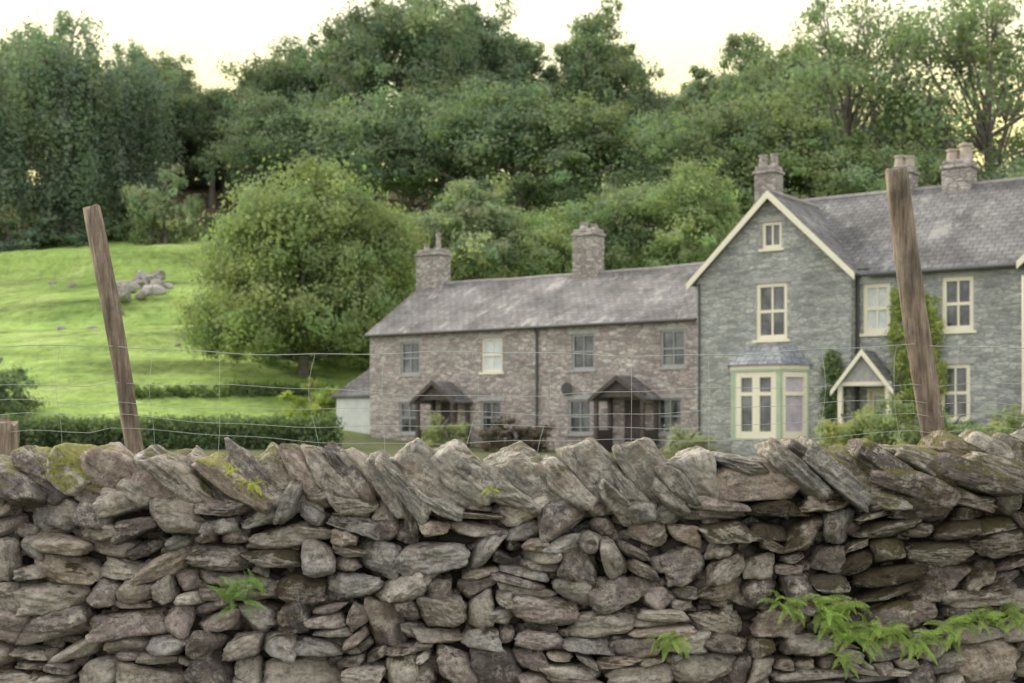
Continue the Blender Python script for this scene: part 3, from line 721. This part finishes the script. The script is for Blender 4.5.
def porch(parent,xc,yw,w,dep,z0,ze,za,rm,pm,gm,barge=None,ov=.15):
    p=empty("porch",(0,0,0),0,parent=parent); yf=yw-dep
    mb=MB(); s=(za-ze)/(w/2); e=ze-s*ov
    mb.slab([(xc-w/2-ov,yf-.12,e),(xc,yf-.12,za),(xc,yw,za),(xc-w/2-ov,yw,e)],.07)
    mb.slab([(xc,yf-.12,za),(xc+w/2+ov,yf-.12,e),(xc+w/2+ov,yw,e),(xc,yw,za)],.07)
    mb.done("porch_roof",rm,p)
    mb=MB()
    for sx in(-1,1):
        for yy in(yf+.08,yw-.1):
            mb.box(xc+sx*(w/2-.1)-.07,xc+sx*(w/2-.1)+.07,yy-.07,yy+.07,z0,ze-.02)
        mb.box(xc+sx*(w/2-.1)-.05,xc+sx*(w/2-.1)+.05,yf+.15,yw-.17,z0,z0+1.0)
    mb.box(xc-w/2,xc+w/2,yf+.02,yf+.14,ze-.02,ze+.1)
    mb.done("porch_post",pm,p)
    mb=MB(); mb.poly([(xc-w/2+.05,yf+.03,ze+.1),(xc+w/2-.05,yf+.03,ze+.1),(xc,yf+.03,za-.09)]); mb.done("porch_gable",gm,p)
    if barge:
        mb=MB(); t=.15
        for sx in(-1,1):
            a=(xc+sx*(w/2+ov),e); b_=(xc,za)
            q=[(a[0],yf-.16,a[1]-t),(b_[0],yf-.16,b_[1]-t-.02),(b_[0],yf-.16,b_[1]+.03),(a[0],yf-.16,a[1]+.02)]
            q2=[(u,yf-.121,w_) for u,_,w_ in q]; mb.hexa(q+q2)
        mb.done("bargeboard",barge,p)
    return p
porch(cot,4.45,0,2.0,1.2,.6,2.85,3.6,M_SL1,M_DARK,M_DARK,M_DARK)
porch(cot,13.15,0,2.2,1.2,.6,2.85,3.62,M_SL1,M_DARK,M_DARK,M_DARK)
lean=empty("outbuilding",(-6.15,60.6,0),TH,"small whitewashed lean-to outbuilding with slate roof","outbuilding")
mb=MB(); mb.poly([(-2.3,.4,0),(-.01,.4,0),(-.01,.4,3.1),(-2.3,.4,3.1)]); mb.poly([(-2.3,5,0),(-2.3,.4,0),(-2.3,.4,3.1),(-2.3,5,3.1)]); mb.poly([(-.01,5,0),(-2.3,5,0),(-2.3,5,3.1),(-.3,5,4.6),(-.01,5,4.6)])
mb.done("wall",M_WHITEW,lean)
mb=MB(); mb.slab([(-2.5,.2,3.08),(-.01,.2,3.08),(-.01,2.6,5.4),(-.35,2.6,5.4)],.1); mb.slab([(-2.5,5.1,3.08),(-2.5,.2,3.08),(-.35,2.6,5.4),(-.35,5.1,5.4)],.1); mb.slab([(-.35,2.6,5.4),(-.01,2.6,5.4),(-.01,5.1,5.4),(-.35,5.1,5.4)],.1); mb.done("roof",M_SL1,lean)

hou=empty("gabled_stone_house",(6.34,48.0,0),TH,"large slate-stone house with cream gable trim and bay window","house")
W=5.5; ZE=6.75; AP=9.42
WX=11.0; WE=16.4; WC=(WX+WE)/2
att=(2.42,3.12,7.62,8.5); up=(2.2,3.32,4.6,6.48)
mb=MB(); facade(mb,0,W,0,ZE,0,[att,up,(1.75,3.6,.9,3.55)],apex=(W/2,AP),ze=ZE)
mb.poly([(W,0,0),(W,.5,0),(W,.5,ZE),(W,0,ZE)])
mb.poly([(0,9,0),(0,0,0),(0,0,ZE),(0,9,ZE)])
mr=(5.72,6.62,4.7,6.3); mr2=(8.27,9.25,4.68,6.36); ml=(8.2,9.15,1.85,3.65); dr=(5.85,6.7,.8,2.95)
facade(mb,W,WX,0,6.75,.5,[mr,mr2,ml,dr])
mb.poly([(0,9,0),(0,9,6.75),(WE,9,6.75),(WE,9,0)])
mb.poly([(0,.5,6.75),(0,4.75,9.85),(0,9,6.75)][::-1])
facade(mb,WX,WE,0,ZE,0,[(13.2,14.4,4.6,6.4),(13,14.6,1.6,3.6)],apex=(WC,9.2),ze=ZE)
mb.poly([(WX,.5,0),(WX,0,0),(WX,0,ZE),(WX,.5,ZE)]); mb.poly([(WE,0,0),(WE,9,0),(WE,9,6.75),(WE,4.75,9.85),(WE,.5,6.75),(WE,0,6.75)])
mb.done("wall",M_HOU,hou)
mb=MB(); s=(9.9-6.8)/4.25; ov=.25
rx=np.linspace(-.1,WE+.1,12)
for a,b_ in zip(rx[:-1],rx[1:]):
    yf=.5-ov if a>5.0 else .5
    mb.slab([(a,yf,6.8+s*(yf-.5)),(b_,yf,6.8+s*(yf-.5)),(b_,4.75,9.9),(a,4.75,9.9)],.09)
    mb.slab([(a,4.75,9.9),(b_,4.75,9.9),(b_,9.2,6.65),(a,9.2,6.65)],.09)
def wingroof(xc,hw,ap,ze,o=.22):
    sl=(ap-ze)/hw; e=ze-sl*o; fy=-.28
    mb.slab([(xc-hw-o,fy,e+.06),(xc,fy,ap+.06),(xc,4.3,ap+.06),(xc-hw-o,4.3,e+.06)],.09)
    mb.slab([(xc,fy,ap+.06),(xc+hw+o,fy,e+.06),(xc+hw+o,4.3,e+.06),(xc,4.3,ap+.06)],.09)
wingroof(2.75,2.75,AP,ZE); wingroof(WC,(WE-WX)/2,9.2,ZE)
mb.done("roof",M_SL2,hou)
mb=MB()
for i in range(34): mb.tube((-.1+i*.485,4.75,9.9),(.39+i*.485,4.75,9.9),.09,.095,8)
mb.done("ridge",M_RIDGE,hou)
for xc,ap in((2.75,AP),(WC,9.2)):
    mb=MB()
    for i in range(9): mb.tube((xc,-.3+i*.46,ap+.07),(xc,.165+i*.46,ap+.07),.085,.09,8)
    mb.done("ridge",M_RIDGE,hou)
def barge(xc,hw,ap,ze,o=.24,t=.17):
    mb=MB(); sl=(ap-ze)/hw; e=ze-sl*o+.06
    for sx in(-1,1):
        a=(xc+sx*(hw+o),e); b_=(xc,ap+.06); y0,y1=-.33,-.282
        q=[(a[0],y0,a[1]-t*1.2),(b_[0],y0,b_[1]-t*1.35),(b_[0],y0,b_[1]+.03),(a[0],y0,a[1]+.02)]
        mb.hexa(q+[(u,y1,w_) for u,_,w_ in q])
    mb.done("bargeboard",M_CREAM,hou)
barge(2.75,2.75,AP,ZE); barge(WC,(WE-WX)/2,9.2,ZE)
window(hou,att,0,M_CREAM,2,1,bar=.06,fr=.1); window(hou,up,0,M_CREAM,2,2,bar=.06,fr=.13)
window(hou,mr,.5,M_CREAM,2,2,bar=.06,fr=.13,glass=M_CURT); window(hou,mr2,.5,M_CREAM,2,2,bar=.06,fr=.13); window(hou,ml,.5,M_CREAM,2,2,bar=.06,fr=.13)
window(hou,(13.2,14.4,4.6,6.4),0,M_CREAM,2,2); window(hou,(13,14.6,1.6,3.6),0,M_CREAM,2,2)
mb=MB(); mb.box(dr[0],dr[1],.6,.64,dr[2],dr[3]); d=mb.done("door",M_CREAM,hou)
mb=MB(); mb.box(dr[0]+.2,dr[1]-.2,.585,.599,1.7,2.7); mb.done("door_glass",M_GLASS,d)
mb=MB(); mb.box(dr[0],dr[0]+.1,.5,.58,dr[2],dr[3]); mb.box(dr[1]-.1,dr[1],.5,.58,dr[2],dr[3]); mb.box(dr[0]+.1,dr[1]-.1,.5,.58,dr[3]-.1,dr[3]); mb.done("door_frame",M_CREAM,d)
porch(hou,6.1,.5,1.75,1.0,.7,3.02,4.12,M_SL2,M_CREAM,M_SILL,M_CREAM)
mb=MB(); mb.tube((5.85,.17,6.55),(10.7,.17,6.55),.05,.05,8); mb.done("gutter",M_PIPE,hou)
mb=MB(); mb.tube((5.58,.42,.6),(5.58,.42,6.5),.05,.05,8); mb.done("downpipe",M_PIPE,hou)
mb=MB(); mb.tube((.12,-.07,.6),(.12,-.07,6.6),.04,.04,8); mb.done("downpipe",M_PIPE,hou)
mb=MB(); mb.tube((10.9,-.08,.6),(10.9,-.08,6.2),.05,.05,8); mb.done("downpipe",M_CREAM,hou)
bay=empty("bay_window",(-.18,0,0),0,parent=hou)
bp=[(1.5,0),(1.9,-.85),(3.65,-.85),(4.25,0)]
mb=MB()
for a,b_ in zip(bp[:-1],bp[1:]): mb.obox(a,b_,-.12,0,.0,1.30)
mb.done("bay_base",M_HOU,bay)
mb=MB(); mg=MB(); mp_=MB()
for n_,(a,b_) in enumerate(zip(bp[:-1],bp[1:])):
    a=Vector(a);b_=Vector(b_);Ln=(b_-a).length; d=(b_-a)/Ln
    P=lambda t:tuple(a+d*t)
    if n_==1: mg.obox(P(.02),P(Ln-.02),-.09,-.07,1.30,3.5)
    else:
        ms_=MB(); ms_.obox(P(.02),P(Ln-.02),-.09,-.07,1.30,3.5); ms_.done("side_glass",M_PALEGLASS,bay)
    mp_.obox(P(0),P(.06),-.1,.025,1.303,3.5); mp_.obox(P(Ln-.06),P(Ln),-.1,.025,1.303,3.5); mp_.obox(P(0),P(Ln),-.1,.03,3.5,3.58); mb.obox(P(0),P(Ln),-.1,.05,3.581,3.72)
    t0=.06 if n_!=1 else .16; t1=Ln-t0
    if n_==1: mp_.obox(P(.06),P(.16),-.1,.01,1.303,3.5); mp_.obox(P(Ln-.16),P(Ln-.06),-.1,.01,1.303,3.5)
    fw=.18 if n_==1 else .12
    mb.obox(P(t0),P(t0+fw),-.068,0.005,1.31,3.49); mb.obox(P(t1-fw),P(t1),-.068,0.005,1.31,3.49)
    for zz in((1.31,1.55),(2.72,2.84),(3.32,3.49)): mb.obox(P(t0+fw),P(t1-fw),-.066,-.002,*zz)
    if n_==1: mb.obox(P(Ln/2-.13),P(Ln/2+.13),-.06,.003,1.55,3.32)
mg.done("glass",M_GLASS,bay); mb.done("window_frame",M_CREAM,bay); mp_.done("bay_surround",M_GREEN,bay)
mb=MB(); q=[(1.35,0),(1.8,-1.0),(3.75,-1.0),(4.4,0)]; t=[(1.95,0),(2.3,-.25),(3.3,-.25),(3.8,0)]
for i in range(3): mb.poly([(*q[i],3.75),(*q[i+1],3.75),(*t[i+1],4.38),(*t[i],4.38)])
mb.poly([(*p,4.38) for p in t]); mb.poly([(*p,3.725) for p in q][::-1])
for i in range(3): mb.poly([(*q[i],3.725),(*q[i+1],3.725),(*q[i+1],3.75),(*q[i],3.75)])
mb.done("bay_roof",M_SL3,bay)
chimney(hou,.5,4.75,9.0,11.3,.85,.7,[(-.22,.45,.17),(.22,.45,.15)],potm=M_CHIM)
chimney(hou,5.6,4.75,9.4,10.75,.75,.65,[(-.16,.4,.2),(.18,.35,.18)],potm=M_POT)
chimney(hou,7.5,4.75,9.4,10.75,1.0,.7,[(-.22,.4,.22),(.22,.55,.23)],potm=M_POT)

HM=Matrix.Translation((6.34,48,0))@Matrix.Rotation(TH,4,'Z')
def climb(specs,label,colr,seed):
    rg=random.Random(seed); pts=[]
    for (x,z,rx,rz,n,y) in specs:
        for i in range(n):
            a=rg.uniform(0,6.28); r=math.sqrt(rg.random())
            p=HM@Vector((x+rx*r*math.cos(a),y-rg.uniform(0,.22),z+rz*r*math.sin(a)))
            pts.append((p.x,p.y,p.z,.18,46))
    leaf_blob("climbing_plant",pts,label,"plant",colr,.05,seed)
climb([(7.45,4.6,.8,1.3,100,.45),(7.6,3.0,.8,1.5,100,.45),(7.1,5.6,.45,.5,20,.45),(7.9,5.2,.3,.8,15,.45)],"yellow-green climber growing up the house wall",(.42,.48,.2),11)
climb([(4.95,2.6,.33,1.6,60,-.05)],"dark green ivy climbing beside the bay window",(.20,.27,.14),12)

# ------------------------------------------------------------------ meadow rocks
rk=np.random.default_rng(5)
for i in range(40):
    x=-23.7+rk.uniform(-1.7,1.7); y=89.0+rk.normal()*1.4; s=rk.uniform(.3,.8); up_=max(0,.8-abs(x+23.7)*.5)*rk.random()
    if i>30: x=rk.uniform(-34,-14); y=rk.uniform(74,98); s=rk.uniform(.2,.4); up_=0
    U,F=rock_unit(4,rk,p=22,jit=.2,rough=.03); V=U*np.array([s*.65,s*.5,s*.45]); c=np.array([.43,.415,.40])*rk.uniform(.55,1.2)
    me=np_mesh("boulder",V,F,M_ROCK,{'tint':np.tile(c,(len(V),1)),'moss':np.full((len(V),3),.12)},smooth=True)
    o=obj("boulder",me,None,(x,y,gz(x,y)+s*.12+up_),"grey boulder half sunk in the green meadow","boulder","boulders on the meadow"); o.rotation_euler=(rk.uniform(-.4,.4),rk.uniform(-.4,.4),rk.uniform(0,6))

# ------------------------------------------------------------------ ferns
def fern(x,z,size,n,seed,label,spread=1.0,down=.4,y=None,c=(.38,.54,.15),upb=0):
    rg=random.Random(seed); V=[];T=[]
    y0=WF-.03 if y is None else y
    for k in range(n):
        az=rg.uniform(-1.35,1.35)*spread; Ln=size*rg.uniform(.45,1.1); el=rg.uniform(-.6+upb,1.2+upb*.3)
        d=Vector((math.sin(az)*math.cos(el*.6),-math.cos(az)*.45-.08,math.sin(el))).normalized()
        p=Vector((rg.uniform(-.35,.35)*size,rg.uniform(-.01,.02),rg.uniform(-.2,.2)*size)); m=24; v=d.copy(); tb=rg.uniform(.5,1.3)
        twist=rg.uniform(-.4,.4)
        prev=p.copy()
        for i in range(m):
            t=i/(m-1); v=(v+Vector((0,0,-down*.075))).normalized(); p=p+v*Ln/m
            sd=v.cross(Vector((twist,-.8,.6))).normalized(); up=sd.cross(v)
            wl=Ln*.17*math.sin(math.pi*min(1,.14+t*.86))**.7*(1-t*.35)
            V.append([prev-sd*.0012,prev+sd*.0012,p+sd*.0008,p-sd*.0008]); T.append(.8*tb)
            for s in(-1,1):
                tip=p+sd*s*wl+v*wl*.35-up*wl*.2*rg.random()+Vector((0,0,-.12*wl)); w=Ln/m*.28
                q=p.lerp(tip,.4)
                V.append([p,q-v*w,tip,q+v*w]); T.append(tb*rg.uniform(.7,1.2))
            prev=p.copy()
    A=np.array([[tuple(q) for q in f] for f in V]).reshape(-1,3); F=np.arange(len(A)).reshape(-1,4)
    T=np.repeat(np.array(T),4); T=np.stack([T,T,T*.9],1)
    o=obj("fern",np_mesh("fern",A,F,M_FERN,{'tint':T}),None,(x,y0,z),label,"fern","ferns growing in the wall"); o.color=(*c,1); return o
px=lambda p:(p-512)*S*.99
pz=lambda p:1.6-(p-430)*S*.99
fern(px(236),pz(600),.125,26,1,"bright green fern growing from the wall face",.9,c=(.28,.44,.14),upb=.5,y=WF-.05)
fern(px(252),pz(582),.10,18,2,"bright green fern growing from the wall face",.9,c=(.28,.44,.14),upb=.4,y=WF-.05)
fern(px(672),pz(638),.105,24,3,"small bright green fern between wall stones",.9,.8,y=WF-.05)
for i,(a,b_,s,n) in enumerate([(782,602,.10,18),(802,606,.12,22),(824,612,.13,26),(848,606,.11,20),(848,634,.13,26),(872,626,.11,18),(842,660,.10,16)]):
    fern(px(a),pz(b_),s,n,10+i,"lush green fern hanging from the wall",1.1,.7,WF-.06)
for i,(a,b_,s,n) in enumerate([(896,634,.12,22),(922,640,.12,22),(952,628,.12,22),(978,620,.10,18),(1002,616,.11,20),(1022,618,.10,16)]):
    fern(px(a),pz(b_),s,n,30+i,"lush green fern hanging from the wall",1.1,.7,WF-.06)
YG=(.50,.54,.12)
fern(px(248),pz(484),.06,26,50,"yellow-green fern sprouting between cope stones",1.0,.5,WF-.02,c=YG)
fern(px(228),pz(470),.05,22,51,"yellow-green fern sprouting between cope stones",1.0,.2,WF-.01,c=YG)
fern(px(490),pz(490),.045,18,52,"tiny bright green fern below the cope stones",1.0,.3,WF-.04,c=YG)

# ------------------------------------------------------------------ light
w=bpy.data.worlds.new("World"); scene.world=w; w.use_nodes=True; nt=w.node_tree; nt.nodes.clear()
out=nt.nodes.new('ShaderNodeOutputWorld'); bg=nt.nodes.new('ShaderNodeBackground')
sky=nt.nodes.new('ShaderNodeTexSky'); sky.sky_type='NISHITA'; sky.sun_disc=False
SE=math.radians(33); sdir=Vector((-.80,.60,0)).normalized()
sky.sun_elevation=SE; sky.sun_rotation=math.atan2(sdir.x,sdir.y); sky.air_density=1.2; sky.dust_density=6; sky.ozone_density=1
tc=N(nt,'ShaderNodeTexCoord'); sx=N(nt,'ShaderNodeSeparateXYZ'); L(nt,tc.outputs['Generated'],sx.inputs[0])
rz=ramp(nt,sx.outputs[2],[(.20,1.0),(.28,.42),(.6,0)]); ry=ramp(nt,sx.outputs[1],[(.35,0),(.9,1)])
f=math_n(nt,'MULTIPLY',rz.outputs[0],ry.outputs[0])
hz=mix(nt,f,(10.3,10.0,9.5),(11.2,10.1,4.4))
c=mix(nt,.88,sky.outputs[0],hz)
L(nt,c,bg.inputs[0]); bg.inputs[1].default_value=.15
L(nt,bg.outputs[0],out.inputs[0])
sl=bpy.data.lights.new("sun","SUN"); sl.energy=3.6; sl.angle=math.radians(10); sl.color=(1,.92,.76)
so=bpy.data.objects.new("sun",sl); link(so)
dv=Vector((sdir.x*math.cos(SE),sdir.y*math.cos(SE),math.sin(SE)))
so.rotation_euler=(-dv).to_track_quat('-Z','Y').to_euler(); so.location=(-40,30,60)

cam=bpy.data.cameras.new("camera"); co=bpy.data.objects.new("camera",cam); link(co)
co.location=(0,0,1.6); co.rotation_euler=(math.radians(90),0,0)
cam.sensor_width=36; cam.lens=36*1400/1024; cam.shift_y=88.5/1024; cam.clip_end=2000; cam.clip_start=.1
cam.dof.use_dof=True; cam.dof.focus_distance=5.9; cam.dof.aperture_fstop=4.2
scene.camera=co
scene.view_settings.view_transform='Standard'; scene.view_settings.look='None'; scene.view_settings.exposure=0
